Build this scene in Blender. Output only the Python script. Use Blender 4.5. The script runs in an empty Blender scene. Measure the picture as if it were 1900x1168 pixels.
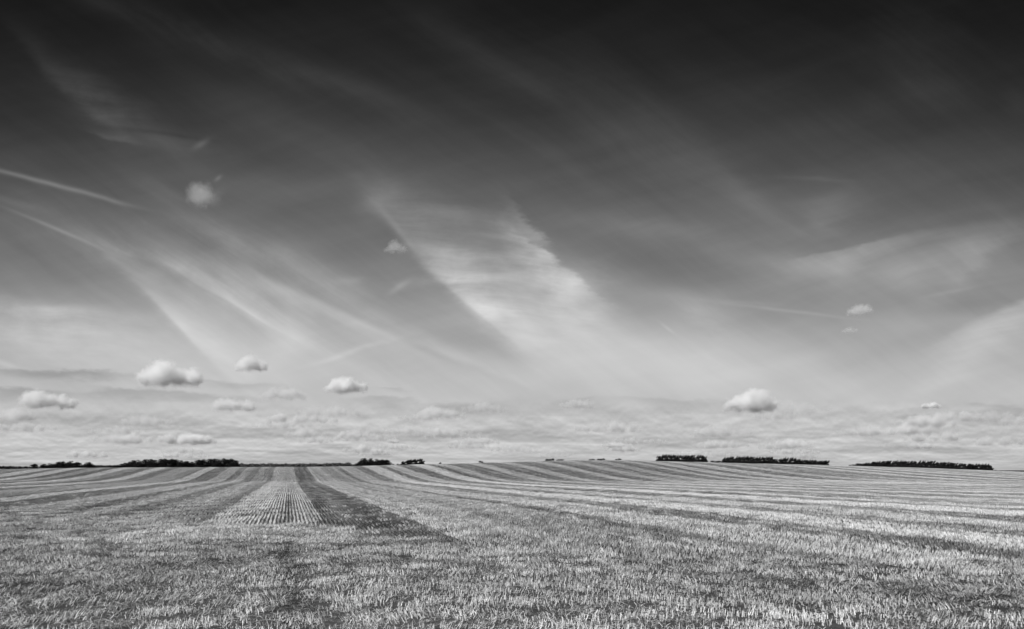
import bpy, math, random
import numpy as np
from mathutils import Vector, Euler

# ------------------------------------------------------------------ frame of reference
# level camera with a shifted lens: px, py are pixels of the 1900 x 1168 photograph
F, CX, HY, EYE = 1267.0, 950.0, 873.0, 1.7
XV = 535.0                                # where the drill rows run to on the horizon
SC = bpy.context.scene
COL = SC.collection

cam_d = bpy.data.cameras.new("camera")
cam = bpy.data.objects.new("camera", cam_d)
COL.objects.link(cam)
cam.location = (0, 0, EYE)
cam.rotation_euler = (math.radians(90), 0, 0)
cam_d.sensor_width = 36
cam_d.lens = 36 * F / 1900
cam_d.shift_y = (HY - 584) / 1900
cam_d.clip_start = 0.1
cam_d.clip_end = 60000
SC.camera = cam

SC.render.engine = 'CYCLES'
SC.cycles.use_denoising = True
SC.cycles.max_bounces = 24
SC.cycles.diffuse_bounces = 3
SC.cycles.glossy_bounces = 2
SC.cycles.transmission_bounces = 4
SC.cycles.transparent_max_bounces = 12
SC.cycles.volume_bounces = 16
SC.cycles.volume_step_rate = 1.0
SC.view_settings.view_transform = 'Standard'
SC.view_settings.look = 'None'
SC.view_settings.exposure = 0
SC.view_settings.gamma = 1

# ------------------------------------------------------------------ sun
SUN_EL, SUN_AZ = math.radians(48), math.radians(-130)      # azimuth from +Y, negative = left
sd = bpy.data.lights.new("sun", 'SUN')
sd.energy = 5.0
sd.angle = math.radians(0.53)
sd.color = (1.0, 1.0, 1.0)
sun = bpy.data.objects.new("sun", sd)
COL.objects.link(sun)
sv = Vector((math.sin(SUN_AZ) * math.cos(SUN_EL), math.cos(SUN_AZ) * math.cos(SUN_EL), math.sin(SUN_EL)))
sun.rotation_euler = (-sv).to_track_quat('-Z', 'Y').to_euler()
sun.location = (0, 0, 60)


# ------------------------------------------------------------------ small node language
class NT:
    def __init__(self, tree):
        self.t, self.N, self.L = tree, tree.nodes, tree.links

    def node(self, kind, **kw):
        n = self.N.new(kind)
        for k, v in kw.items():
            setattr(n, k, v)
        return n

    def put(self, sock, v):
        if isinstance(v, bpy.types.NodeSocket):
            self.L.new(v, sock)
        else:
            sock.default_value = v

    def m(self, op, a, b=None, c=None, clamp=False):
        n = self.node('ShaderNodeMath', operation=op, use_clamp=clamp)
        self.put(n.inputs[0], a)
        if b is not None:
            self.put(n.inputs[1], b)
        if c is not None:
            self.put(n.inputs[2], c)
        return n.outputs[0]

    def vm(self, op, a, b=None):
        n = self.node('ShaderNodeVectorMath', operation=op)
        self.put(n.inputs[0], a)
        if b is not None:
            if op == 'SCALE':
                self.put(n.inputs[3], b)
            else:
                self.put(n.inputs[1], b)
        return n.outputs['Value'] if op in ('DOT_PRODUCT', 'LENGTH') else n.outputs[0]

    def rng(self, v, a, b, c=0.0, d=1.0, smooth=True):
        n = self.node('ShaderNodeMapRange', interpolation_type='SMOOTHSTEP' if smooth else 'LINEAR', clamp=True)
        for i, x in enumerate((v, a, b, c, d)):
            self.put(n.inputs[i], x)
        return n.outputs[0]

    def xyz(self, x, y, z=0.0):
        n = self.node('ShaderNodeCombineXYZ')
        for i, v in enumerate((x, y, z)):
            self.put(n.inputs[i], v)
        return n.outputs[0]

    def sep(self, v):
        n = self.node('ShaderNodeSeparateXYZ')
        self.put(n.inputs[0], v)
        return n.outputs

    def noise(self, vec, scale, detail=4, rough=0.55, lac=2.0, dist=0.0, out=0):
        n = self.node('ShaderNodeTexNoise')
        self.put(n.inputs['Vector'], vec)
        self.put(n.inputs['Scale'], scale)
        n.inputs['Detail'].default_value = detail
        n.inputs['Roughness'].default_value = rough
        n.inputs['Lacunarity'].default_value = lac
        n.inputs['Distortion'].default_value = dist
        return n.outputs[out]

    def ramp(self, fac, pts, interp='LINEAR'):
        n = self.node('ShaderNodeValToRGB')
        cr = n.color_ramp
        cr.interpolation = interp
        while len(cr.elements) < len(pts):
            cr.elements.new(0.5)
        for e, (p, v) in zip(cr.elements, pts):
            e.position = p
            e.color = (v, v, v, 1)
        self.put(n.inputs[0], fac)
        return n.outputs[0]


# ------------------------------------------------------------------ world: filtered daylight sky with cirrus
def build_world():
    w = bpy.data.worlds.new("World")
    SC.world = w
    w.use_nodes = True
    T = NT(w.node_tree)
    T.N.clear()
    sky = T.node('ShaderNodeTexSky', sky_type='NISHITA', sun_disc=False)
    sky.sun_elevation = SUN_EL
    sky.sun_rotation = SUN_AZ
    sky.altitude = 100
    sky.dust_density = 0.6
    sky.air_density = 1.0
    sk = T.node('ShaderNodeSeparateColor')
    T.L.new(sky.outputs[0], sk.inputs[0])
    red = sk.outputs[0]                       # black and white film behind a red filter
    d = T.node('ShaderNodeTexCoord').outputs['Generated']
    dx, dy, dz = T.sep(T.vm('NORMALIZE', d))
    ady = T.m('MAXIMUM', T.m('ABSOLUTE', dy), 0.12)
    u = T.m('DIVIDE', dx, ady)
    v = T.m('DIVIDE', dz, ady)
    P0 = T.xyz(u, v, T.m('MULTIPLY', dy, 0.5))                 # tangent of azimuth / of height
    el = T.m('ADD', v, T.m('MULTIPLY', T.m('MULTIPLY', T.m('MULTIPLY', u, u), v), .10))
    # filter of the clear sky by height angle (tan)
    pts = CLEAR
    h = T.m('MULTIPLY', T.m('MAXIMUM', el, 0.0), 1 / 0.8, clamp=True)
    filt = T.ramp(h, pts)
    G = T.m('MULTIPLY', filt, T.m('POWER', T.m('MULTIPLY', red, 0.1), 0.4545 * 0.25))
    # ---- cirrus field: two wind-drawn noises, warped
    wn = T.noise(P0, 3.0, 3, 0.5, out=1)
    warp = T.vm('SCALE', T.vm('SUBTRACT', wn, (0.5, 0.5, 0.5)), 0.045)
    wn2 = T.noise(T.vm('MULTIPLY', P0, (14, 34, 1)), 1.0, 4, 0.6, out=1)
    warp2 = T.vm('MULTIPLY', T.vm('SUBTRACT', wn2, (0.5, 0.5, 0.5)), (0.06, 0.012, 0))
    PW = T.vm('ADD', T.vm('ADD', P0, warp), T.vm('SCALE', warp2, 0.55))
    PJ = T.vm('ADD', P0, T.vm('SCALE', warp2, 1.1))
    ws = T.vm('SCALE', T.vm('SUBTRACT', T.noise(P0, 9.0, 2, 0.5, out=1), (0.5, 0.5, 0.5)), 0.008)
    PS = T.vm('ADD', P0, ws)
    # broad streaky grain, drawn along several directions
    def grain(angle, sx, sy, seed, scale=1.0, detail=5):
        mp = T.node('ShaderNodeMapping', vector_type='TEXTURE')
        T.put(mp.inputs[0], T.vm('ADD', P0, T.vm('SCALE', warp, 1.6)))
        mp.inputs['Rotation'].default_value = (0, 0, math.radians(-angle))
        mp.inputs['Scale'].default_value = (sx, sy, 1)
        mp.inputs['Location'].default_value = (seed, seed * 0.7, 0)
        return T.noise(mp.outputs[0], scale, detail, 0.55)
    gA = grain(32, 0.55, 0.07, 3.1)
    gB = grain(8, 0.30, 0.045, 7.7)
    gC = grain(-14, 0.40, 0.05, 12.3)
    acc = None

    def blob(px, py, a, b, ang, amt, sharp=0, vec=PW, tex=None, p=1.0):
        """soft stroke round a direction of the sky; sharp +1 / -1: crisp lower / upper side"""
        nonlocal acc
        mp = T.node('ShaderNodeMapping', vector_type='TEXTURE')
        if acc is not None:      # chained one after the other, so the shader never holds them all at once
            vec = T.vm('ADD', vec, T.vm('SCALE', T.xyz(acc, 0.0, 0.0), 1e-7))
        T.put(mp.inputs[0], vec)
        mp.inputs['Location'].default_value = ((px - CX) / F, (HY - py) / F, 0)
        mp.inputs['Rotation'].default_value = (0, 0, math.radians(-ang))
        mp.inputs['Scale'].default_value = (a / F, b / F, 1e6)
        q = mp.outputs[0]
        g = T.m('POWER', 2.71828, T.m('MULTIPLY', T.vm('DOT_PRODUCT', q, q), -p))
        if sharp:
            y = T.sep(q)[1]
            g = T.m('MULTIPLY', g, T.rng(y, -sharp / abs(b), 0.3 * sharp / abs(b)))
        if tex is not None:
            g = T.m('MULTIPLY', g, tex)
        t = T.m('MULTIPLY', g, amt * .9 / 255)
        acc = t if acc is None else T.m('ADD', acc, t)

    iso = T.noise(T.vm('ADD', P0, T.vm('SCALE', warp, 1.0)), 22, 6, .62)
    fA = grain(34, 0.16, 0.016, 5.1, 1.0, 6)
    fB = grain(4, 0.10, 0.016, 9.1, 1.0, 6)
    wk = T.noise(T.vm('MULTIPLY', P0, (9, 26, 1)), 1.0, 5, .62, out=1)
    PK = T.vm('ADD', P0, T.vm('MULTIPLY', T.vm('SUBTRACT', wk, (.5, .5, .5)), (.10, .034, 0)))
    tA = T.rng(T.m('ADD', T.m('MULTIPLY', gA, .55), T.m('ADD', T.m('MULTIPLY', fA, .20), T.m('MULTIPLY', iso, .25))), 0.34, 0.66, 0.35, 1.5, False)
    tB = T.rng(T.m('ADD', T.m('MULTIPLY', gB, .40), T.m('ADD', T.m('MULTIPLY', fB, .35), T.m('MULTIPLY', iso, .25))), 0.34, 0.66, 0.30, 1.55, False)
    tC = T.rng(gC, 0.30, 0.72, 0.5, 1.4, False)
    FEATURES(blob, PW, PJ, PS, PK, tA, tB, tC)
    # broad faint unevenness
    gr = T.m('MULTIPLY', T.m('SUBTRACT', T.m('ADD', T.m('MULTIPLY', gA, .7), T.m('MULTIPLY', fA, .3)), 0.5), T.rng(v, 0.06, 0.35, 0.14, 0.09, False))
    gr = T.m('ADD', gr, T.m('MULTIPLY', T.m('SUBTRACT', gC, 0.5), 0.07))
    G = T.m('ADD', T.m('ADD', G, acc), T.m('MULTIPLY', gr, T.rng(v, 0.66, 0.40, 0.55, 1.0)))
    # ---- far banks of cloud low over the horizon, seen edge-on
    lp = T.m('LOGARITHM', T.m('ADD', T.m('MAXIMUM', v, 0.0), 0.035), 2.71828)
    # rows of heaped cloud, closing up towards the horizon: (size across, size up) grow with height
    pb = T.xyz(T.m('MULTIPLY', u, 13.0), T.m('MULTIPLY', lp, 4.2), T.m('MULTIPLY', dy, 2))
    pc = T.xyz(T.m('MULTIPLY', u, 40.0), T.m('MULTIPLY', lp, 9.0), 5.5)
    wz = T.vm('MULTIPLY', T.vm('SUBTRACT', T.noise(pc, .6, 3, .6, out=1), (.5, .5, .5)), (.6, .35, 0))
    pb = T.vm('ADD', pb, wz)

    def bankf(shift):
        off = (0.0, shift, 0.0)
        return T.m('ADD', T.m('MULTIPLY', T.noise(T.vm('ADD', pb, off), 1.0, 2, .5), .62), T.m('MULTIPLY', T.noise(T.vm('ADD', pc, (0.0, shift * 1.8, 0.0)), 1.0, 4, .6), .38))
    n1 = T.rng(bankf(0.0), .38, .66, smooth=False)
    n1b = T.rng(bankf(0.22), .38, .66, smooth=False)
    pb2 = T.xyz(T.m('MULTIPLY', u, 5.0), T.m('MULTIPLY', lp, 6.5), 3.3)
    n2 = T.noise(T.vm('ADD', pb2, wz), 0.7, 4, 0.5)
    mask = T.m('MULTIPLY', T.rng(v, 0.118, 0.06), T.rng(v, -0.01, 0.02, 0.4, 1.0))
    lit = T.m('MULTIPLY', T.m('SUBTRACT', n1, n1b), 0.14)
    body = T.m('MULTIPLY', n1, -0.008)
    dark = T.m('MULTIPLY', T.rng(n2, 0.44, 0.62), -0.065)
    bank = T.m('MULTIPLY', T.m('ADD', T.m('ADD', lit, body), dark), mask)
    G = T.m('ADD', G, bank)
    G = T.m('MAXIMUM', G, 0.05)
    rad = T.m('POWER', G, 2.2)
    # below the horizon only the ground is seen
    bg = T.node('ShaderNodeBackground')
    T.put(bg.inputs[0], T.xyz(rad, rad, rad))
    bg.inputs[1].default_value = 1.0
    out = T.node('ShaderNodeOutputWorld')
    T.L.new(bg.outputs[0], out.inputs[0])
    w.cycles.sampling_method = 'MANUAL'
    w.cycles.sample_map_resolution = 512


CLEAR = [(0.0, .785), (0.06, .79), (.12, .80), (.17, .785), (.23, .735), (.29, .67), (.36, .59), (.46, .50), (.56, .395), (.66, .29), (.76, .216), (.86, .17), (1.0, .15)]


def FEATURES(b, PW, PJ, PS, PK, tA, tB, tC):
    # b(px, py, half length, half width, tilt, strength, crisp edge width: + lower side, - upper side)
    # vapour trails, upper left
    b(60, 333, 125, 4.5, 14.5, 38, vec=PS); b(190, 366, 62, 4.5, 15.5, 18, vec=PS)
    b(110, 428, 95, 3.6, 23, 22, vec=PS); b(235, 470, 130, 18, 18, 11, 8, tex=tA)
    b(330, 500, 120, 10, 20, 14, vec=PS, tex=tA); b(200, 470, 260, 30, 17, 7, tex=tA)
    b(30, 383, 60, 8, 16, 10)
    # branching streaks, left
    b(300, 572, 130, 34, 47, 16, 18); b(325, 597, 90, 14, 46, 14, 7, vec=PS); b(380, 640, 110, 60, 44, 16, 30)
    b(440, 572, 130, 34, 29, 10, 14, vec=PS, tex=tA); b(430, 562, 110, 9, 30, 12, 5, vec=PS); b(530, 630, 40, 60, 20, 12)
    b(640, 585, 200, 30, 25, 20, -12, vec=PS); b(500, 530, 130, 16, 22, 16, vec=PS)
    b(800, 655, 180, 26, 21, 14, 12); b(640, 658, 80, 6, -16, 12)
    b(420, 440, 110, 24, 30, 16, tex=tA); b(560, 500, 130, 26, 30, 16, tex=tA)
    b(420, 520, 300, 80, 18, 24, tex=tA); b(90, 575, 150, 50, 6, 24, -22, tex=tB)
    b(60, 620, 280, 70, 8, 16, tex=tB); b(420, 620, 260, 70, 10, 14)
    b(250, 650, 280, 50, 5, 10); b(10, 676, 34, 5, 16, 12, vec=PS)
    b(380, 780, 900, 130, 0, 12)
    # the plume in the middle
    b(815, 505, 165, 85, 47, 32, 26, tex=tB); b(900, 590, 90, 60, 38, 20, 24)
    b(740, 430, 60, 7, 48, 14, vec=PS); b(868, 562, 90, 24, 40, 18, 7, vec=PS); b(705, 375, 34, 40, 45, 16)
    b(840, 400, 130, 22, 14, 14, tex=tB)
    b(985, 420, 60, 34, 48, 34, -12, vec=PJ, tex=tB); b(1030, 485, 90, 50, 40, 44, -10, vec=PJ, tex=tB)
    b(1060, 525, 60, 36, 10, 36, vec=PJ); b(1050, 570, 80, 40, 30, 20)
    b(900, 475, 120, 14, 4, 14, vec=PJ, tex=tB); b(860, 520, 130, 10, -4, 10, vec=PJ, tex=tB); b(930, 440, 60, 7, 6, 12, vec=PJ)
    b(940, 530, 130, 60, 20, 17, vec=PJ, tex=tB); b(985, 585, 140, 46, 14, 13, tex=tB)
    b(1010, 650, 160, 50, 20, 12); b(900, 640, 60, 26, 20, -9); b(930, 610, 22, 34, -20, -8)
    b(850, 640, 110, 20, 12, -8)
    # veils, centre and right
    b(1160, 640, 280, 70, 8, 20); b(1300, 580, 60, 40, 15, 16, tex=tB); b(1340, 660, 260, 60, 5, 14)
    b(1240, 545, 140, 16, 4, 8); b(1200, 420, 200, 22, 6, 12, tex=tC)
    b(1230, 490, 110, 34, 10, -12)
    b(1465, 577, 110, 3.2, 7, 12, vec=PS); b(1370, 560, 70, 4, 4, 6, vec=PS)
    b(1650, 490, 220, 50, -6, 22, tex=tC); b(1570, 462, 110, 30, -13, 20, -6, vec=PJ, tex=tA); b(1430, 475, 110, 20, 8, 12)
    b(1556, 495, 34, 26, 20, 14); b(1545, 385, 60, 34, 10, 14, tex=tC); b(1500, 430, 60, 16, 0, 8); b(1530, 420, 40, 18, 30, 8, vec=PJ)
    b(1760, 430, 130, 30, -8, 14, -14, tex=tC); b(1825, 478, 90, 60, -42, 16, 36, vec=PJ, tex=tA); b(1680, 510, 50, 26, 10, 12)
    b(1520, 332, 60, 5, 4, 8, vec=PJ)
    b(1770, 540, 55, 4, -12, 8, vec=PS)
    b(1870, 575, 110, 50, -28, 26, -14, tex=tC); b(1800, 660, 120, 40, -40, 14, tex=tC); b(1810, 570, 110, 20, -10, -10)
    b(1700, 600, 160, 24, -2, 12); b(1900, 640, 150, 60, -20, 8)
    b(1400, 370, 80, 22, 38, 9)
    # faint wisps, top
    b(400, 78, 270, 26, 22, 15, tex=tA); b(680, 165, 160, 22, 22, 8)
    b(70, 110, 80, 26, 50, 10, 20); b(150, 190, 80, 60, 38, 20, 20, tex=tB); b(250, 225, 170, 34, 22, 12, tex=tB)
    b(212, 256, 45, 10, 14, 16, 6, vec=PJ); b(320, 262, 90, 14, 6, 6); b(310, 250, 70, 4, 8, -7, vec=PS)
    b(560, 240, 220, 60, 26, 10)
    b(1010, 170, 220, 70, 34, 7, tex=tA); b(1270, 240, 230, 80, 42, 7, -40, tex=tA); b(850, 60, 130, 30, 35, 8)
    b(1700, 110, 110, 90, 50, 9, tex=tA); b(1890, 190, 30, 24, 0, 8)
    b(373, 267, 16, 6, -28, 22, vec=PS); b(404, 330, 8, 4, -40, 22, vec=PS); b(404, 368, 12, 14, 20, 16, vec=PJ)
    b(300, 345, 70, 30, 30, 10, -20); b(500, 340, 180, 30, 6, 10)
    b(740, 532, 22, 6, -35, 18, vec=PS); b(650, 520, 26, 8, -4, 12, vec=PJ)
    b(1240, 610, 16, 3, 38, 10, vec=PS)
    # long dark shelves low down
    b(110, 689, 140, 14, 3, -32, -6, vec=PK); b(180, 694, 60, 10, 2, -8, -6, vec=PK); b(320, 728, 140, 16, 5, -24, -6, vec=PK); b(210, 722, 90, 12, -3, -12, -6, vec=PK); b(20, 722, 90, 22, 0, -28, -5, vec=PK)
    b(440, 709, 70, 14, 6, -18, -6, vec=PK); b(720, 743, 80, 14, 2, -18, -6, vec=PK); b(735, 723, 28, 8, 2, -12, -2, vec=PK)
    b(1250, 743, 100, 13, 2, -11, -6, vec=PK); b(1075, 738, 30, 10, -4, -10, -6, vec=PK); b(870, 752, 60, 12, 2, -16, -6, vec=PK)
    b(1620, 762, 150, 16, -4, -8, -5, vec=PK); b(1870, 752, 90, 14, 4, -12, -6, vec=PK); b(780, 774, 44, 6, 0, -7, vec=PK)
    b(740, 800, 120, 8, 3, -8, -6, vec=PK); b(180, 780, 200, 10, 3, -6, -6, vec=PK)


build_world()


# ------------------------------------------------------------------ lie of the land
RIDGE_PX = np.array([-900, -300, 0, 120, 200, 440, 560, 650, 700, 760, 800, 850, 900, 950, 1000, 1060, 1110, 1160, 1200, 1300, 1400, 1500, 1600, 1700, 1800, 1900, 2300, 3000])
RIDGE_PY = np.array([876, 874, 871.2, 869, 868, 867, 867, 865.8, 864, 862.3, 861.4, 860, 858.4, 857.4, 855.6, 854.4, 854, 854.2, 855, 857, 860, 862.5, 865.2, 868, 871.8, 877, 881, 884])
YR = 150.0


def sm(t):
    t = np.clip(t, 0, 1)
    return t * t * (3 - 2 * t)


def ridge_py(x, y):
    return np.interp(CX + F * x / y, RIDGE_PX, RIDGE_PY)


def lump(x, y):
    return (0.030 * np.sin(0.9 * x + 0.5 * y) * np.sin(0.31 * y - 0.17 * x + 1) + 0.05 * np.sin(0.11 * x + 0.07 * y + 2) * np.sin(0.13 * y + .5)
            + 0.016 * np.sin(2.1 * x - 1.3 * y + .7 * np.sin(.8 * y)))


def height(x, y):
    x = np.asarray(x, float); y = np.asarray(y, float)
    pr = np.interp(CX + F * x / YR, RIDGE_PX, RIDGE_PY)
    zr = EYE + (HY - pr) * YR / F
    # the field: nearly level, then a face up to the crest
    toe = 100 + 5 * np.sin(x * .05)
    s = sm((y - toe) / (YR + 8 - toe)) * 0.8 + 0.2 * np.clip((y - toe) / (YR - toe), 0, 1)
    zf = zr * s + lump(x, y) * np.clip(y / 12, 0, 1) * (1 - .6 * s)
    # land past the crest follows just under the line of sight, then sinks to the plain
    ys = np.maximum(y, 1.0)
    los = EYE + (HY - 0.5 - np.interp(CX + F * x / ys, RIDGE_PX, RIDGE_PY)) * np.minimum(ys, 1000) / F
    t = sm((y - YR - 2) / 90)
    zfar = los * (1 - sm((y - 1150) / 900)) + (-0.4) * sm((y - 1150) / 900)
    zfar = zfar - 0.5 * np.exp(-((y - 240) / 60) ** 2)
    return zf * (1 - t) + zfar * t


def rowc(x, y):
    return x - y * (XV - CX) / F


def headland(x, y):
    """> 0 on the headland near the camera, metres"""
    bx = np.array([-40, -19.5, -7, 0.3, 8.8, 20, 60.]); by = np.array([35, 28, 21.7, 14.5, 12.0, 10.5, 6.])
    return np.interp(x, bx, by) - y + 0.5 * np.sin(x * 0.9) + 0.3 * np.sin(x * 2.3 + 1) + 4.5 * (fbm(x * .9, y * .45, 131) - .5)


# stripes of straw cover, with light and shade of the nap put into colour: (start c, pale 0..1)
rs = np.random.RandomState(5)
ST = [(-42, .8), (-39.2, .2), (-36.6, .9), (-33.9, .55), (-31.2, .15), (-28.6, .95), (-25.8, .15), (-23, .8), (-20.1, .5), (-18.3, .2), (-17.4, .9),
      (-15.3, .2), (-12.6, .85), (-9.9, .3), (-8.7, .85), (-7.0, .2), (-5.9, .72), (-4.2, .6), (-3.4, .25), (-2.7, .90), (1.25, .16), (4.1, .95), (4.5, .62), (5.4, .85), (7.2, .5), (10.2, .2), (11.0, .84), (13.9, .25),
      (16.0, .9), (19.2, .3), (20.6, .8), (23.6, .15), (26.4, .95), (29.6, .2), (32, .8)]
c = 32.0
while c < 260:
    c += rs.uniform(1.6, 3.6); ST.append((c, rs.choice([.1, .3, .25, .15])))
    c += rs.uniform(2.2, 4.6); ST.append((c, rs.uniform(.45, .9)))
c = -42
while c > -260:
    c -= rs.uniform(2, 3.4); ST.append((c, rs.choice([.15, .3, .2])))
    c -= rs.uniform(2.5, 4.8); ST.append((c, rs.uniform(.65, 1)))
ST.sort()
SA = np.array([s[0] for s in ST]); SB = np.array([s[1] for s in ST])


def vnoise(x, y, seed):
    """smooth value noise"""
    r = np.random.RandomState(seed); g = r.rand(256, 256)
    xi = np.floor(x).astype(int); yi = np.floor(y).astype(int)
    fx = sm(x - xi); fy = sm(y - yi)
    a = g[xi & 255, yi & 255]; b = g[(xi + 1) & 255, yi & 255]; c_ = g[xi & 255, (yi + 1) & 255]; d = g[(xi + 1) & 255, (yi + 1) & 255]
    return (a * (1 - fx) + b * fx) * (1 - fy) + (c_ * (1 - fx) + d * fx) * fy


def fbm(x, y, seed, o=3):
    s = 0; a = .5; n = 0
    for i in range(o):
        s = s + a * vnoise(x * 2 ** i, y * 2 ** i, seed + i); n += a; a *= .5
    return s / n


# weedy or trampled places (dark) and thick chaff (pale): px, py, half width, half depth in the photograph
SPOTS = [(527, 945, 6, 12, -.35), (540, 1025, 16, 12, -.6), (532, 985, 6, 20, -.4), (410, 1045, 22, 12, -.55), (412, 1030, 10, 30, -.25), (560, 1060, 20, 12, -.3),
         (720, 1045, 18, 10, -.4), (1170, 1040, 30, 10, -.55), (1150, 1000, 14, 10, -.5), (1245, 1002, 26, 10, -.6), (1010, 945, 60, 5, -.2),
         (240, 1000, 110, 22, .35), (380, 985, 120, 8, .2), (1200, 1010, 24, 6, .6), (960, 940, 40, 3, .5), (1000, 940, 14, 3, .5), (700, 985, 90, 6, .25),
         (150, 1092, 190, 12, -.30), (120, 1060, 100, 8, -.15), (720, 1108, 160, 7, -.25), (30, 1110, 50, 14, -.25), (1150, 1085, 150, 6, -.12), (1700, 1055, 160, 10, -.25),
         (60, 1015, 70, 10, -.25), (160, 1020, 40, 10, -.2), (850, 1010, 150, 10, -.22), (690, 975, 60, 7, -.3), (1450, 1030, 150, 12, -.12), (960, 1140, 160, 7, -.12),
         (1800, 1110, 150, 10, -.15), (760, 1065, 200, 8, .12), (1300, 1120, 200, 10, .12), (620, 1150, 200, 8, .1)]


def pale(x, y):
    """how pale the straw and chaff lie, 0..1"""
    c = rowc(x, y) + 0.25 * np.sin(y * 0.11 + x * .02) + .5 * (fbm(x * 2.2, y * 1.1, 61, 2) - .5)
    i = np.clip(np.searchsorted(SA, c) - 1, 0, len(SA) - 1)
    f = .54 + .44 * (SB[i] - .55)
    near_edge = np.minimum(np.abs(c - SA[i]), np.abs(SA[np.minimum(i + 1, len(SA) - 1)] - c))
    f = np.where(near_edge < .14, f * .72, f)
    f = f + 0.34 * (fbm(c * 1.1, y * .04, 11) - .5) + 0.62 * (fbm(c * 4.5, y * .03, 41, 2) - .5) + .12 * (fbm(x * .8, y * .5, 31) - .5)
    h = headland(x, y)
    hn = fbm(x * .16 + 3, y * .55 + x * .05, 21, 4)
    hn = 0.62 + 1.05 * (hn - .5) - 0.22 * np.clip((x - 1) / 8, 0, 1) * np.clip((y - 8) / 6, 0, 1)
    # wheel marks crossing the headland under the tramline
    t = np.clip(h / .8, 0, 1)
    f = f * (1 - t) + hn * t
    tram = np.exp(-((rowc(x, y) - 0.05) / .15) ** 2) * np.clip((fbm(x * 2, y * .35, 51) - .34) * 6, 0, 1) * (y < 60)
    for sx, sy, hw, hd, am in SPOTS:
        Y0 = EYE * F / (sy - HY); X0 = (sx - CX) / F * Y0
        f = f + am * np.exp(-((x - X0) / (hw / F * Y0)) ** 2 - ((y - Y0) / (hd * Y0 / (sy - HY))) ** 2)
    return np.clip(f - .6 * tram, 0, 1)


# ------------------------------------------------------------------ materials
def mat(name):
    m = bpy.data.materials.new(name)
    m.use_nodes = True
    T = NT(m.node_tree)
    p = T.N['Principled BSDF']
    return m, T, p


def grey(v):
    return (v, v, v, 1)


def m_soil():
    m, T, p = mat('soil_and_chaff')
    at = T.node('ShaderNodeAttribute', attribute_name='pale').outputs['Fac']
    g = T.node('ShaderNodeNewGeometry').outputs['Position']
    n = T.noise(g, 9, 8, .7)
    n2 = T.noise(g, 60, 4, .7)
    v = T.m('MULTIPLY', T.rng(T.m('ADD', T.m('MULTIPLY', n, .6), T.m('MULTIPLY', n2, .4)), .34, .66), 1.0)
    base = T.m('ADD', T.m('MULTIPLY', at, 0.07), 0.018)
    col = T.m('MULTIPLY', base, T.m('ADD', T.m('MULTIPLY', v, .9), .45))
    T.put(p.inputs['Base Color'], T.xyz(col, col, col))
    p.inputs['Roughness'].default_value = .95
    p.inputs['Specular IOR Level'].default_value = .1
    b = T.node('ShaderNodeBump'); b.inputs['Strength'].default_value = .8; b.inputs['Distance'].default_value = .03
    T.put(b.inputs['Height'], n); T.L.new(b.outputs[0], p.inputs['Normal'])
    return m


def m_straw():
    m, T, p = mat('straw')
    at = T.node('ShaderNodeAttribute', attribute_type='INSTANCER', attribute_name='pale').outputs['Fac']
    rnd = T.node('ShaderNodeAttribute', attribute_name='tint').outputs['Fac']
    base = T.m('ADD', T.m('MULTIPLY', at, 0.52), 0.36)
    col = T.m('MULTIPLY', base, T.m('ADD', T.m('MULTIPLY', rnd, 1.0), .30))
    T.put(p.inputs['Base Color'], T.xyz(col, col, col))
    p.inputs['Roughness'].default_value = .5
    p.inputs['Specular IOR Level'].default_value = .35
    return m


def m_leaf(name, v, var=.5):
    m, T, p = mat(name)
    oi = T.node('ShaderNodeObjectInfo').outputs['Random']
    g = T.node('ShaderNodeTexCoord').outputs['Object']
    n = T.noise(g, .8, 4, .6)
    col = T.m('MULTIPLY', v, T.m('ADD', 1 - var, T.m('MULTIPLY', T.m('ADD', n, T.m('MULTIPLY', oi, .6)), var * 1.4)))
    T.put(p.inputs['Base Color'], T.xyz(col, col, col))
    p.inputs['Roughness'].default_value = .8
    p.inputs['Specular IOR Level'].default_value = .05
    return m


def m_far():
    m, T, p = mat('far_pasture')
    g = T.node('ShaderNodeNewGeometry').outputs['Position']
    n = T.noise(T.vm('MULTIPLY', g, (.01, .004, 0)), 1, 4, .6)
    col = T.rng(n, .3, .7, .02, .05)
    T.put(p.inputs['Base Color'], T.xyz(col, col, col))
    p.inputs['Roughness'].default_value = 1
    p.inputs['Specular IOR Level'].default_value = 0.05
    return m


SOIL, STRAW, FAR = m_soil(), m_straw(), m_far()
CROWN, BARK = m_leaf('dark_foliage', .022), m_leaf('bark', .06)


# ------------------------------------------------------------------ mesh helpers
def mesh(name, V, Fc, mt=None, smooth=False):
    me = bpy.data.meshes.new(name)
    V = np.asarray(V, np.float32); Fc = np.asarray(Fc, np.int32)
    k = Fc.shape[1]
    me.vertices.add(len(V)); me.vertices.foreach_set('co', V.ravel())
    me.loops.add(Fc.size); me.loops.foreach_set('vertex_index', Fc.ravel())
    me.polygons.add(len(Fc)); me.polygons.foreach_set('loop_start', np.arange(0, Fc.size, k, dtype=np.int32))
    me.update(calc_edges=True)
    if smooth:
        me.shade_smooth()
    if mt:
        me.materials.append(mt)
    return me


def attr(me, name, vals, dom='POINT', typ='FLOAT'):
    a = me.attributes.new(name, typ, dom)
    a.data.foreach_set('vector' if typ == 'FLOAT_VECTOR' else 'value', np.asarray(vals).ravel())


def link(name, me, kind=None, label=None, cat=None, group=None, parent=None):
    o = bpy.data.objects.new(name, me)
    COL.objects.link(o)
    for k, v in (('kind', kind), ('label', label), ('category', cat), ('group', group)):
        if v:
            o[k] = v
    o.parent = parent
    return o


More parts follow.
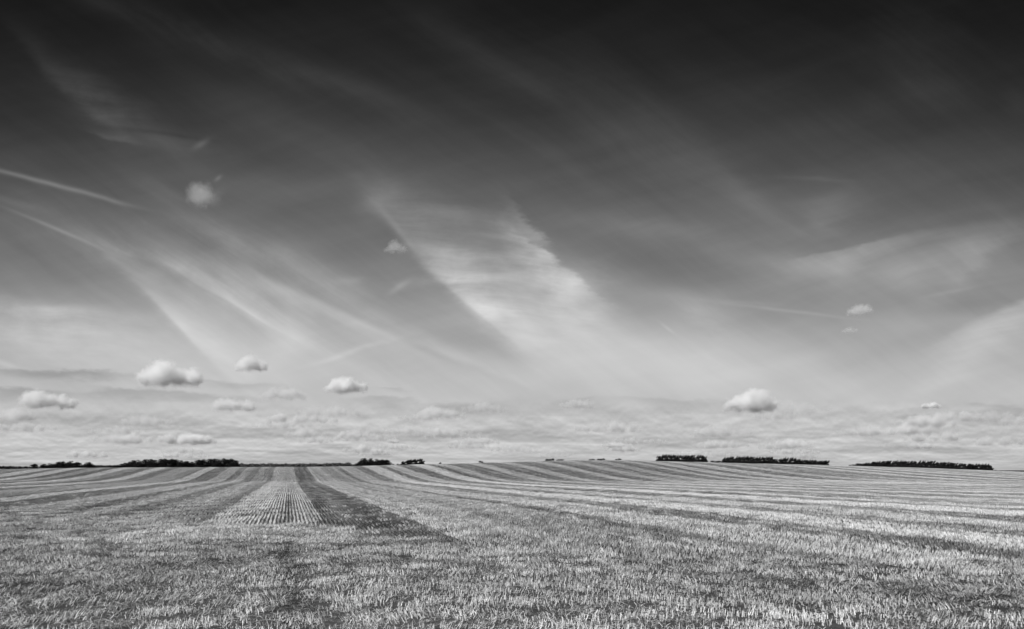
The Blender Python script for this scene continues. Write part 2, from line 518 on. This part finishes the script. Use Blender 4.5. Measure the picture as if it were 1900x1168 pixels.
# ------------------------------------------------------------------ ground sheets
def sheet(xs, ys):
    X, Y = np.meshgrid(xs, ys)
    Z = height(X, Y)
    V = np.stack([X, Y, Z], -1).reshape(-1, 3)
    nx, ny = len(xs), len(ys)
    i = (np.arange(ny - 1)[:, None] * nx + np.arange(nx - 1)[None]).ravel()
    return V, np.stack([i, i + 1, i + nx + 1, i + nx], -1)


xs_in = np.arange(-14, 14, .25)
xs_mid = np.concatenate([np.geomspace(14, 130, 110), np.geomspace(134, 20000, 70)])
xs = np.concatenate([-xs_mid[::-1], xs_in, xs_mid])
ys1 = np.concatenate([-np.geomspace(3000, 4, 40), np.arange(-3, 34, .25), np.geomspace(34.3, YR + 6, 130)])
V, Q = sheet(xs, ys1)
me = mesh('field_ground', V, Q, SOIL, True)
attr(me, 'pale', pale(V[:, 0], V[:, 1]).astype(np.float32))
link('field_ground', me, 'structure', 'harvested field of pale cereal stubble in long curving stripes', 'field')
V, Q = sheet(xs, np.concatenate([[YR + 6], np.geomspace(YR + 8, 1300, 60), np.geomspace(1350, 24000, 40)]))
link('far_ground', mesh('far_ground', V, Q, FAR, True), 'structure', 'dark strip of land beyond the stubble field', 'land')


# ------------------------------------------------------------------ stubble
def patch(seed, rows, length, width, lean, spread, straw, dens=1.0, h0=.068, jit=.010, q=3, gap=.030):
    """a piece of stubble: drill rows along local Y, stalks as bent tapered blades plus loose straw"""
    r = np.random.RandomState(seed)
    nr = rows
    nc = int(length / gap * nr * dens)                        # clumps of a few stalks each
    n = nc * q
    row = np.repeat(r.randint(0, nr, nc), q)
    x = (row + .5) / nr * width - width / 2 + np.repeat(r.normal(0, jit, nc), q) + r.normal(0, .004, n)
    y = np.repeat(r.uniform(-length / 2, length / 2, nc), q) + r.normal(0, .0045, n)
    h = h0 * np.repeat(r.uniform(.7, 1.25, nc), q) * r.uniform(.85, 1.1, n)
    a = r.normal(0, .09, (n, 2)) + np.repeat(r.normal(0, spread, (nc, 2)), q, 0) + np.array(lean)
    wid = r.uniform(.0015, .0031, n)
    yaw = r.uniform(0, math.pi, n)
    # straw lying on top
    ns = int(straw * length * width)
    x = np.append(x, r.uniform(-width / 2, width / 2, ns)); y = np.append(y, r.uniform(-length / 2, length / 2, ns))
    lyx = r.uniform(0, 2 * math.pi, ns)
    L = r.uniform(.03, .10, ns)
    up = r.uniform(-.10, .28, ns)
    N = n + ns
    base = np.stack([x, y, np.concatenate([np.full(n, -.03), r.uniform(.01, .06, ns)])], -1)
    tip = np.concatenate([np.stack([a[:, 0] * h, a[:, 1] * h, h + .03], -1), np.stack([np.cos(lyx) * L, np.sin(lyx) * L, up * L], -1)])
    mid = base + tip * .5
    bend = r.normal(0, .003, (N, 3)); mid = mid + bend
    end = base + tip
    sw = np.concatenate([np.stack([np.cos(yaw), np.sin(yaw), 0 * yaw], -1), np.stack([-np.sin(lyx), np.cos(lyx), np.zeros(ns)], -1)])
    w = np.append(wid, r.uniform(.0014, .0028, ns))[:, None]
    P = np.stack([base - sw * w, base + sw * w, mid - sw * w, mid + sw * w, end - sw * w * .7, end + sw * w * .7], 1).reshape(-1, 3)
    k = np.arange(N) * 6
    Fq = np.concatenate([np.stack([k, k + 1, k + 3, k + 2], -1), np.stack([k + 2, k + 3, k + 5, k + 4], -1)])
    me = mesh('stubble_piece', P, Fq, STRAW)
    attr(me, 'tint', np.repeat(np.append(np.clip(np.repeat(r.beta(1.1, .8, nc), q) + r.normal(0, .12, n), 0, 1), r.uniform(.55, 1, ns)), 6).astype(np.float32))
    return me


leans = [(0, 0), (.55, .1), (-.55, -.1), (.1, .6), (-.1, -.5)]
protos = []
for i, ln in enumerate(leans):
    for k in range(3):
        protos.append(patch(100 + i * 10 + k, 2, .5, .25, ln, .20, 22))
NH0 = len(protos)                         # headland: dishevelled, much loose straw
for i, ln in enumerate([(0, 0), (.9, .1), (-.9, 0), (.3, .7), (-.4, -.8)]):
    for k in range(3):
        protos.append(patch(300 + i * 10 + k, 3, .5, .5, ln, .36, 200, 1.0, .050, .026, 2, .0205))


def scatter():
    r = np.random.RandomState(9)
    ra = math.atan2((XV - CX) / F, 1)     # bearing of the rows
    ca, sa = math.cos(ra), math.sin(ra)
    # rows part, on a grid turned to the rows
    U, W = np.meshgrid(np.arange(-190, 190, .25), np.arange(2, 190, .5))
    U = U.ravel(); W = W.ravel() + (r.rand(U.size) - .5) * .1
    X = U * ca + W * sa; Y = -U * sa + W * ca
    X2 = X - 0.0
    ok = (Y > 3.2) & (Y < YR + 3) & (np.abs(X) < Y * .82 + 5)
    X, Y = X2[ok], Y[ok]
    hd = headland(X, Y)
    keep = hd < 0.25
    X, Y = X[keep], Y[keep]
    c = rowc(X, Y); pl = pale(X, Y)
    lf = fbm(c * .35, Y * .06, 71)
    si = np.clip(np.searchsorted(SA, c) - 1, 0, len(SA) - 1)
    # the way each pass was cut leaves its stalks leaning one way: that nap adds to the bands already painted into the colour
    cls = np.where(SB[si] > .89, 3, np.where(SB[si] > .6, np.where(si % 2 == 0, 1, 0), np.where(SB[si] > .4, 0, np.where(si % 3 == 0, 2, 4))))
    cls = np.where(r.rand(len(X)) < .38, r.randint(0, 5, len(X)), cls)
    idx = cls * 3 + r.randint(0, 3, len(X))
    yaw = -ra + 0 * X + r.normal(0, .03, len(X)) + np.where(r.rand(len(X)) < .5, 0, 0)
    # headland part
    Uh, Wh = np.meshgrid(np.arange(-40, 40, .42), np.arange(1.6, 40, .42))
    Xh = Uh.ravel() + r.uniform(-.15, .15, Uh.size); Yh = Wh.ravel() + r.uniform(-.15, .15, Uh.size)
    ok = (headland(Xh, Yh) > 0) & (np.abs(Xh) < Yh * .82 + 5)
    Xh, Yh = Xh[ok], Yh[ok]
    lf = fbm(Xh * .30 + 9, Yh * .55, 81, 3)
    clsh = np.clip(((lf - .5) * 11 + 2.5 + r.normal(0, .5, len(Xh))).astype(int), 0, 4)
    idxh = NH0 + clsh * 3 + r.randint(0, 3, len(Xh))
    yawh = math.radians(78) + (fbm(Xh * .2, Yh * .2, 91) - .5) * 2.0 + r.normal(0, .35, len(Xh)) + math.pi * (r.rand(len(Xh)) < .25)
    X = np.append(X, Xh); Y = np.append(Y, Yh); idx = np.append(idx, idxh); yaw = np.append(yaw, yawh); pl = np.append(pl, pale(Xh, Yh))
    e = .2
    gx = (height(X + e, Y) - height(X - e, Y)) / (2 * e); gy = (height(X, Y + e) - height(X, Y - e)) / (2 * e)
    # euler XYZ with yaw applied first in the local frame: slope in the turned frame
    cy, sy = np.cos(yaw), np.sin(yaw)
    gl = gx * cy + gy * sy; gm = -gx * sy + gy * cy
    rot = np.stack([np.arctan(gm), -np.arctan(gl), yaw], -1)
    Z = height(X, Y)
    n = len(X)
    zs = (0.62 + .55 * pl) * r.uniform(.88, 1.12, n) * (0.85 + .3 * fbm(X * .5, Y * .5, 95))
    s = np.stack([np.where(r.rand(n) < .5, 1, 1) * r.uniform(.97, 1.05, n), np.ones(n) * r.uniform(1, 1.1, n), zs], -1)
    me = bpy.data.meshes.new('stubble')
    me.vertices.add(n)
    me.vertices.foreach_set('co', np.stack([X, Y, Z], -1).astype(np.float32).ravel())
    attr(me, 'rot', rot.astype(np.float32), typ='FLOAT_VECTOR')
    attr(me, 'size', s.astype(np.float32), typ='FLOAT_VECTOR')
    attr(me, 'pale', pl.astype(np.float32))
    attr(me, 'pick', idx.astype(np.int32), typ='INT')
    me.materials.append(STRAW)
    print('stubble pieces', n)
    o = link('stubble', me, 'stuff', 'cut cereal stalks standing in drill rows with loose straw', 'stubble')
    g = bpy.data.node_groups.new('stubble_spread', 'GeometryNodeTree')
    g.interface.new_socket('Geometry', in_out='INPUT', socket_type='NodeSocketGeometry')
    g.interface.new_socket('Geometry', in_out='OUTPUT', socket_type='NodeSocketGeometry')
    T = NT(g)
    gi = T.node('NodeGroupInput'); go = T.node('NodeGroupOutput')
    j = T.node('GeometryNodeJoinGeometry')
    for pm in reversed(protos):
        po = bpy.data.objects.new('stubble_piece', pm)
        oi = T.node('GeometryNodeObjectInfo'); oi.inputs[0].default_value = po
        g2 = T.node('GeometryNodeGeometryToInstance')
        T.L.new(oi.outputs['Geometry'], g2.inputs[0]); T.L.new(g2.outputs[0], j.inputs[0])

    def named(nm, ty):
        q = T.node('GeometryNodeInputNamedAttribute', data_type=ty); q.inputs[0].default_value = nm
        return q.outputs[0]
    ip = T.node('GeometryNodeInstanceOnPoints')
    T.L.new(gi.outputs[0], ip.inputs['Points']); T.L.new(j.outputs[0], ip.inputs['Instance'])
    ip.inputs['Pick Instance'].default_value = True
    T.L.new(named('pick', 'INT'), ip.inputs['Instance Index'])
    e2r = T.node('FunctionNodeEulerToRotation'); T.L.new(named('rot', 'FLOAT_VECTOR'), e2r.inputs[0])
    T.L.new(e2r.outputs[0], ip.inputs['Rotation'])
    T.L.new(named('size', 'FLOAT_VECTOR'), ip.inputs['Scale'])
    T.L.new(ip.outputs[0], go.inputs[0])
    md = o.modifiers.new('spread', 'NODES'); md.node_group = g


scatter()


# ------------------------------------------------------------------ trees, bushes and hedges
def tube(p0, p1, r0, r1, k=6):
    p0, p1 = Vector(p0), Vector(p1)
    d = (p1 - p0).normalized(); a = d.orthogonal().normalized(); b = d.cross(a)
    Vs = []
    for p, r in ((p0, r0), (p1, r1)):
        for i in range(k):
            t = 2 * math.pi * i / k
            Vs.append(p + a * math.cos(t) * r + b * math.sin(t) * r)
    Fs = [(i, (i + 1) % k, k + (i + 1) % k, k + i) for i in range(k)]
    return Vs, Fs


def tubes(name, segs, m):
    V, Fs = [], []
    for s in segs:
        v, f = tube(*s)
        o = len(V); V += v; Fs += [tuple(i + o for i in q) for q in f]
    return mesh(name, V, Fs, m, True)


def leaves(name, clumps, n, size, seed, m, wind=0.0):
    """clumps: (centre, radii); n leaf sprays scattered through each clump's shell and inside"""
    r = np.random.RandomState(seed)
    C = []
    for c, rad in clumps:
        k = max(20, int(n * (rad[0] * rad[1] * rad[2]) ** .5 * 1.0))
        d = r.normal(0, 1, (k, 3)); d /= np.linalg.norm(d, axis=1)[:, None]
        C.append(np.array(c) + d * np.array(rad) * (r.uniform(.25, 1.1, (k, 1)) ** .5))
    P = np.concatenate(C); N = len(P)
    a = r.normal(0, 1, (N, 3)); a[:, 0] += wind * 1.6; a[:, 2] += wind * .9; a /= np.linalg.norm(a, axis=1)[:, None]
    b = np.cross(a, r.normal(0, 1, (N, 3))); b /= np.linalg.norm(b, axis=1)[:, None]
    s = (size * r.uniform(.6, 1.4, (N, 1)))
    long = 1 + wind * 1.3
    V = np.stack([P - a * s * long, P + b * s * .6, P + a * s * long, P - b * s * .6], 1).reshape(-1, 3)
    k = np.arange(N) * 4
    return mesh(name, V, np.stack([k, k + 1, k + 2, k + 3], -1), m)


def proto_round(seed):          # unit: 8 m high, 7 m wide
    r = np.random.RandomState(seed); cl = []
    for i in range(15):
        t = r.uniform(0, 2 * math.pi); q = r.uniform(.2, 2.4); z = r.uniform(1.6, 6.4)
        q *= 1 - .5 * max(0, (z - 4.5) / 2.4)
        s = r.uniform(.9, 1.5)
        cl.append(((q * math.cos(t), q * math.sin(t), z), (s * 1.25, s * 1.25, s)))
    cl.append(((0, 0, 4), (2.2, 2.2, 2.6))); cl.append(((r.uniform(-.8, .8), 0, 7.0), (1, 1, .8)))
    for i in range(6):          # low skirt
        t = i * 1.05; cl.append(((2.1 * math.cos(t), 2.1 * math.sin(t), 1.2), (1.3, 1.3, 1.2)))
    segs = [((0, 0, -1), (0.05, 0, 2.2), .28, .2), ((0.05, 0, 2.2), (0.2, .1, 6), .2, .05)]
    for i in range(6):
        t = r.uniform(0, 6.28); z = r.uniform(1.6, 3.6)
        segs.append(((.05, 0, z), (1.7 * math.cos(t), 1.7 * math.sin(t), z + 1.7), .1, .03))
    return tubes('trunk', segs, BARK), leaves('crown', cl, 95, .24, seed, CROWN)


def proto_wind(seed):           # blown over towards +X, ragged plumes
    r = np.random.RandomState(seed); cl = []
    for i in range(9):
        z = r.uniform(1.0, 5.0)
        cl.append(((r.uniform(-1.4, 1.2) + z * .18, r.uniform(-1.4, 1.4), z), (1.1, 1.1, .95)))
    for i in range(7):          # plumes
        x0 = r.uniform(-2.0, 1.6); y0 = r.uniform(-1, 1); z0 = r.uniform(4.0, 5.3); ln = r.uniform(1.3, 2.8)
        for k in range(5):
            f = k / 4
            cl.append(((x0 + .45 * ln * f, y0, z0 + ln * f), (.42 * (1.15 - .8 * f), .42 * (1.15 - .8 * f), .5 * (1.2 - .6 * f))))
    for i in range(6):
        t = i * 1.05; cl.append(((1.7 * math.cos(t), 1.5 * math.sin(t), .9), (1.2, 1.2, 1.0)))
    segs = [((0, 0, -1), (.2, 0, 2.0), .24, .17), ((.2, 0, 2.0), (1.1, .1, 5.6), .17, .05)]
    for i in range(6):
        x = r.uniform(-1.4, 1.4); z = r.uniform(1.4, 2.8)
        segs.append(((.2, 0, z), (x + .8, r.uniform(-1, 1), z + 2.4), .09, .03))
    return tubes('trunk', segs, BARK), leaves('crown', cl, 100, .20, seed, CROWN, .8)


def proto_bush(seed):           # unit: 3 m high, 5 m wide
    r = np.random.RandomState(seed); cl = []
    for i in range(9):
        x = r.uniform(-2, 2)
        cl.append(((x, r.uniform(-1, 1), r.uniform(.4, 1.9) * (1 - .25 * abs(x) / 2)), (.9, .9, .7)))
    segs = [((0, 0, -.8), (.5, .2, 1.6), .1, .03), ((.1, 0, -.8), (-.8, .1, 1.5), .09, .03), ((0, .1, -.8), (0.1, -.4, 1.9), .08, .03)]
    return tubes('stem', segs, BARK), leaves('foliage', cl, 120, .2, seed, CROWN)


PR = {'r': [proto_round(s) for s in (1, 2, 3, 4)], 'w': [proto_wind(s) for s in (11, 12, 13, 14, 15)], 'b': [proto_bush(s) for s in (21, 22, 23)]}
DIM = {'r': (7.2, 7.7), 'w': (5.6, 6.9), 'b': (5.2, 2.7)}
rnd = random.Random(4)
ORD = 'first second third fourth fifth sixth seventh eighth ninth tenth eleventh twelfth thirteenth fourteenth fifteenth sixteenth seventeenth eighteenth nineteenth twentieth'.split()
ORD += ['twenty-' + o for o in ORD[:9]] + ['thirtieth']


def ground_pt(px, Y):
    x = (px - CX) / F * Y
    return x, Y, float(height(x, Y))


def plant(kind, px, Y, wpx, hpx, label, group=None, sink=1.0):
    x, y, z = ground_pt(px, Y)
    m1, m2 = PR[kind][rnd.randrange(len(PR[kind]))]
    name = 'bush' if kind == 'b' else 'tree'
    e = bpy.data.objects.new(name, None); COL.objects.link(e)
    e.empty_display_size = 1
    e.location = (x, y, z)
    W, H = DIM[kind]
    # hpx: height seen above the crest; a little more stands hidden below it
    sx = wpx * (1.25 if kind == 'r' else 1.1) * Y / F / W; sz = (hpx * (1.06 if kind == 'r' else 1.12) + sink) * Y / F / H
    e.scale = (sx, sx, sz)
    if kind != 'w':
        e.rotation_euler = (0, 0, rnd.uniform(0, 6.28)) if kind == 'r' else (0, 0, rnd.choice([0, math.pi]))
    else:
        e.rotation_euler = (0, 0, rnd.uniform(-.35, .35))
    e['label'] = label; e['category'] = name
    if group:
        e['group'] = group
    names = ('stem', 'foliage') if kind == 'b' else ('trunk', 'crown')
    for nm, mm in zip(names, (m1, m2)):
        o = bpy.data.objects.new(nm, mm); COL.objects.link(o); o.parent = e
    return e


def row(kind, spec, Y, where, group, look):
    """spec: list of (px, width, height), told apart from left to right"""
    for i, (px, w, h) in enumerate(spec):
        o = ORD[i] if i < len(ORD) else 'last'
        if i == len(spec) - 1 and len(spec) > 2:
            o = 'rightmost'
        if i == 0:
            o = 'leftmost'
        end = ' from the left' if o in ORD else ''
        nm = 'bush' if kind == 'b' else 'tree'
        plant(kind, px, Y + rnd.uniform(-6, 6), w, h, f'{look} {nm}, {o}{end} {where}', group)


def spread(x0, x1, n, prof, wf=1.5, jit=.2):
    out = []
    dx = (x1 - x0) / n
    for i in range(n):
        px = x0 + dx * (i + .5) + rnd.uniform(-jit, jit) * dx
        t = (px - x0) / (x1 - x0)
        h = float(np.interp(t, [p[0] for p in prof], [p[1] for p in prof])) * rnd.uniform(.92, 1.08)
        out.append((px, dx * wf, h))
    return out


G = 'plants on the skyline behind the stubble field'
row('b', spread(-8, 58, 6, [(0, 6.5), (.35, 7), (.5, 5), (1, 4.5)], 1.4), 760, 'in the low line at the far left', 'low bushes at the left edge', 'low dark')
row('r', [(64, 14, 8), (83, 16, 7.5)], 560, 'of the pair by the far-left bushes', 'pair of rounded trees at the left', 'small rounded')
row('r', spread(90, 150, 5, [(0, 7), (.4, 11.5), (.8, 12), (1, 7)], 1.7), 560, 'in the clump left of the long wood', 'clump of trees at the left', 'dark rounded')
row('r', [(157, 13, 6.5), (167, 18, 9.5)], 560, 'of the pair ending the left clump', 'pair of trees ending the left clump', 'dark rounded')
row('r', spread(216, 352, 14, [(0, 3.5), (.12, 8), (.22, 12), (.5, 13), (.85, 14), (1, 8)], 1.8), 640, 'in the long wood left of the hedge', 'wood left of the hedge', 'dark dense')
row('r', spread(352, 443, 9, [(0, 8), (.15, 13), (.8, 14), (1, 10)], 1.8), 640, 'in the flat-topped wood at the hedge', 'flat-topped wood', 'dark dense')
row('b', [(648, 9, 4), (658, 10, 4.5)], 620, 'of the pair where the hedge ends', 'bushes where the hedge ends', 'small dark')
row('r', spread(664, 724, 6, [(0, 6), (.22, 13), (.5, 11), (.85, 10), (1, 5)], 1.8), 620, 'in the clump right of the hedge', 'clump right of the hedge', 'dark leafy')
row('b', [(730, 4, 2), (738, 4, 2)], 620, 'of the tiny pair between two clumps', 'tiny bushes between two clumps', 'tiny dark')
row('w', spread(744, 784, 5, [(0, 4), (.4, 6.5), (1, 8.5)], 1.7), 600, 'in the wedge-shaped clump', 'wedge-shaped clump', 'dark ragged')
plant('b', 817, 500, 5, 2.4, 'tiny lone dark bush right of the wedge-shaped clump')
plant('b', 892, 500, 9, 2.8, 'small lone dome-shaped bush on the rising skyline left of the hilltop')
row('b', [(1016, 9, 3.6), (1024, 9, 4), (1036, 7, 2), (1042, 8, 2.2)], 420, 'in the broken line near the hilltop', 'bushes left of the hilltop middle', 'low dark')
row('b', [(1099, 12, 2), (1112, 9, 2.6), (1119, 9, 3)], 420, 'in the thin dark line on the hilltop', 'bushes on the hilltop', 'low flat')
plant('b', 1148, 420, 12, 2.8, 'lone low bush between the hilltop line and the windblown trees')
row('w', spread(1220, 1312, 13, [(0, 7.5), (.1, 9), (.9, 9), (1, 6)], 1.6), 520, 'in the windblown row nearest the hilltop', 'first windblown row', 'ragged leaning')
row('b', [(1326, 16, 2.4), (1334, 12, 2.4)], 520, 'of the low pair between windblown rows', 'low bushes between windblown rows', 'low dark')
row('w', spread(1341, 1443, 14, [(0, 7), (.15, 8.5), (.75, 10), (.85, 11), (1, 5)], 1.6), 540, 'in the middle windblown row', 'middle windblown row', 'ragged leaning')
row('w', spread(1446, 1537, 12, [(0, 7), (.15, 10), (.25, 10), (.4, 7), (1, 6)], 1.6), 540, 'in the thin row right of the middle row', 'thinner windblown row', 'ragged leaning')
row('b', spread(1579, 1602, 3, [(0, 2.4), (1, 2)], 1.6), 600, 'just left of the longest tree row', 'low bushes left of the longest row', 'low dark')
row('w', spread(1604, 1840, 29, [(0, 5), (.1, 7), (.2, 9.5), (.6, 10), (1, 8.5)], 1.7), 600, 'in the longest row at the right', 'longest windblown row', 'dark leaning')
plant('b', 1847, 600, 4, 2.2, 'tiny lone bush just past the right end of the longest tree row')


def hedge(x0, x1, Y, h, label, seed, gaps=0):
    r = np.random.RandomState(seed); cl = []
    px = x0
    while px < x1:
        x, y, z = ground_pt(px, Y)
        hh = h * Y / F * r.uniform(.8, 1.15)
        cl.append(((x, y, z + hh * .45), (1.5, 1.2, hh * .62)))
        px += 2.0
    x, y, z = ground_pt(x0, Y)
    cl = [((c[0] - x, c[1] - y, c[2] - z), rad) for c, rad in cl]
    e = link('hedge', leaves('hedge', cl, 90, .28, seed, CROWN), None, label, 'hedge')
    e.location = (x, y, z)


hedge(440, 652, 660, 7.0, 'long low dark hedge on the skyline between the left woods and the middle clump', 3)
hedge(176, 216, 700, 5.0, 'short low hedge in the gap between the left clump and the long wood', 5)
hedge(1590, 1838, 596, 4.8, 'low dark hedge running under the longest windblown tree row', 4)
hedge(1221, 1311, 516, 4.2, 'low dark hedge under the windblown row nearest the hilltop', 8)
hedge(1342, 1536, 536, 4.6, 'low dark hedge under the middle and thin windblown tree rows', 6)


# ------------------------------------------------------------------ small heaped clouds
def m_cloud(seed, ax, thick):
    """vapour density: heaps on a flat base, frayed by noise; ax = width over height"""
    rr = random.Random(seed * 77)
    m = bpy.data.materials.new('cloud_vapour'); m.use_nodes = True
    T = NT(m.node_tree); T.N.clear()
    p = T.node('ShaderNodeTexCoord').outputs['Object']
    P = T.vm('MULTIPLY', p, (ax, ax * .8, 1.0))                  # true proportions, height = 1
    nv = T.vm('ADD', P, (seed * 3.7, seed * 1.3, seed * 2.1))
    wv = T.vm('SCALE', T.vm('SUBTRACT', T.noise(nv, 2.4, 6, .66, out=1), (.5, .5, .5)), 1.0)
    Pw = T.vm('ADD', P, wv)
    f = None
    n = 4 + int(ax) if ax > 1.35 else 1
    for k in range(n):
        t = (k + .5) / n * 2 - 1
        R = (.62 * (1 - .55 * abs(t) ** 1.5)) * rr.uniform(.8, 1.15)
        if n == 1:
            R = .74
        c = (t * ax * .62, rr.uniform(-.2, .2) * ax, -.32 + R * .45)
        g = T.m('SUBTRACT', 1.0, T.m('DIVIDE', T.vm('LENGTH', T.vm('SUBTRACT', Pw, c)), R))
        f = g if f is None else T.m('SMOOTH_MAX', f, g, .12)
    x, y, z = T.sep(Pw)
    dens = T.m('MULTIPLY', T.m('POWER', T.rng(f, -.05, .55, smooth=False), 1.4), T.rng(z, -.60, -.15))
    edge = T.rng(T.vm('LENGTH', p), 1.0, .88)
    dens = T.m('MULTIPLY', T.m('MULTIPLY', dens, edge), thick)
    v = T.node('ShaderNodeVolumePrincipled')
    v.inputs['Color'].default_value = (.998, .998, .998, 1)
    v.inputs['Anisotropy'].default_value = 0
    T.put(v.inputs['Density'], dens)
    o = T.node('ShaderNodeOutputMaterial'); T.L.new(v.outputs[0], o.inputs['Volume'])
    m.cycles.volume_step_rate = .5
    return m


def ball(name, m):
    import bmesh
    b = bmesh.new(); bmesh.ops.create_icosphere(b, subdivisions=3, radius=1)
    me = bpy.data.meshes.new(name); b.to_mesh(me); b.free(); me.materials.append(m)
    return me


CL = [  # px, py, half width, half height (photo pixels), distance, optical thickness, label
    (373, 366, 26, 25, 3200, 1.7, 'round white puff high in the left sky, above the long streaks'),
    (733, 459, 26, 15, 4200, 1.6, 'small pale cloud beside the upper tip of the bright plume'),
    (1596, 576, 26, 13, 5200, 3.2, 'small crisp white cloud alone in the right half of the sky'),
    (1576, 613, 18, 9, 5600, 1.6, 'faint tiny cloud just under the small crisp white one at right'),
    (466, 677, 40, 18, 6000, 10, 'white tufted cloud, highest of the low clouds at the left'),
    (320, 698, 72, 28, 6000, 15, 'largest white heaped cloud low at the left, flat underneath'),
    (642, 716, 52, 19, 6400, 15, 'bright white cloud low above the gap between hedge and middle clump'),
    (88, 743, 62, 22, 6800, 13, 'broad white cloud lowest at the far left'),
    (435, 752, 56, 18, 7000, 9, 'flat white cloud over the flat-topped wood'),
    (520, 730, 56, 18, 7400, 5, 'pale grey cloud between the two brighter ones at left centre'),
    (1395, 745, 58, 28, 6400, 17, 'largest bright cloud low at the right, over the windblown rows'),
    (1475, 757, 80, 22, 7400, 4, 'dim grey cloud trailing right of the largest right cloud'),
    (1728, 753, 26, 8, 6600, 12, 'thin bright white cloud cap above the longest tree row'),
    (1715, 782, 74, 18, 7000, 7, 'long flat grey-white cloud above the longest tree row'),
    (1840, 770, 80, 18, 7600, 4, 'dim long cloud at the right edge of the sky'),
    (1350, 800, 80, 16, 8600, 4, 'low pale cloud bank piece under the largest right cloud'),
    (900, 757, 60, 14, 7600, 4, 'faint flat cloud above the middle of the skyline'),
    (780, 775, 52, 9, 7800, 4, 'faint thin cloud above the wedge-shaped clump'),
    (1070, 750, 44, 13, 7600, 4, 'faint grey cloud above the hilltop'),
    (729, 818, 17, 8, 8600, 8, 'tiny bright cloud fleck right above the middle clump of trees'),
]
rl = random.Random(12)
low = []
for k in range(62):
    py = rl.choice([rl.uniform(762, 800), rl.uniform(785, 820), rl.uniform(800, 846), rl.uniform(815, 850)])
    px = rl.uniform(-10, 1910)
    if 830 < px < 1250 and rl.random() < .45:
        continue
    sc_ = .45 + (858 - py) / 90
    low.append((px, py, rl.uniform(34, 90) * (.55 + .45 * sc_), rl.uniform(7, 13) * sc_ + 2, 9000 + (py - 775) * 60, rl.uniform(1.2, 3.6)))
low.sort()
MARKS = [(200, 'above the left clump'), (350, 'above the long wood'), (443, 'above the flat-topped wood'), (655, 'above the hedge'), (790, 'above the middle clumps'),
         (1000, 'above the rising skyline'), (1210, 'above the hilltop'), (1330, 'above the windblown row nearest the hilltop'), (1540, 'above the middle windblown row'),
         (1700, 'above the left half of the longest row'), (1950, 'above the right half of the longest row')]
cnt = {}
for k, (px, py, a, b, D, th) in enumerate(low):
    mk = next(t for x_, t in MARKS if px < x_)
    cnt[mk] = cnt.get(mk, 0) + 1
    CL.append((px, py, a, b, D, th * 2.2, f"{'wide' if a > 50 else 'short'} dim cloud low {mk}, {ORD[cnt[mk] - 1]} from the left"))
for i, (px, py, a, b, D, th, lab) in enumerate(CL):
    x = (px - CX) / F * D; z = EYE + (HY - py) / F * D
    A = a / F * D * 1.25; B = b / F * D * 1.55
    me = ball('cloud', m_cloud(i + 1.0, A / B, th / B * (.42 if i < 20 else .45)))
    o = link('cloud', me, None, lab, 'cloud', 'small heaped clouds' if i < 20 else 'low bank of dim clouds')
    o.location = (x, D, z + B * .02); o.scale = (A, A * .8, B)
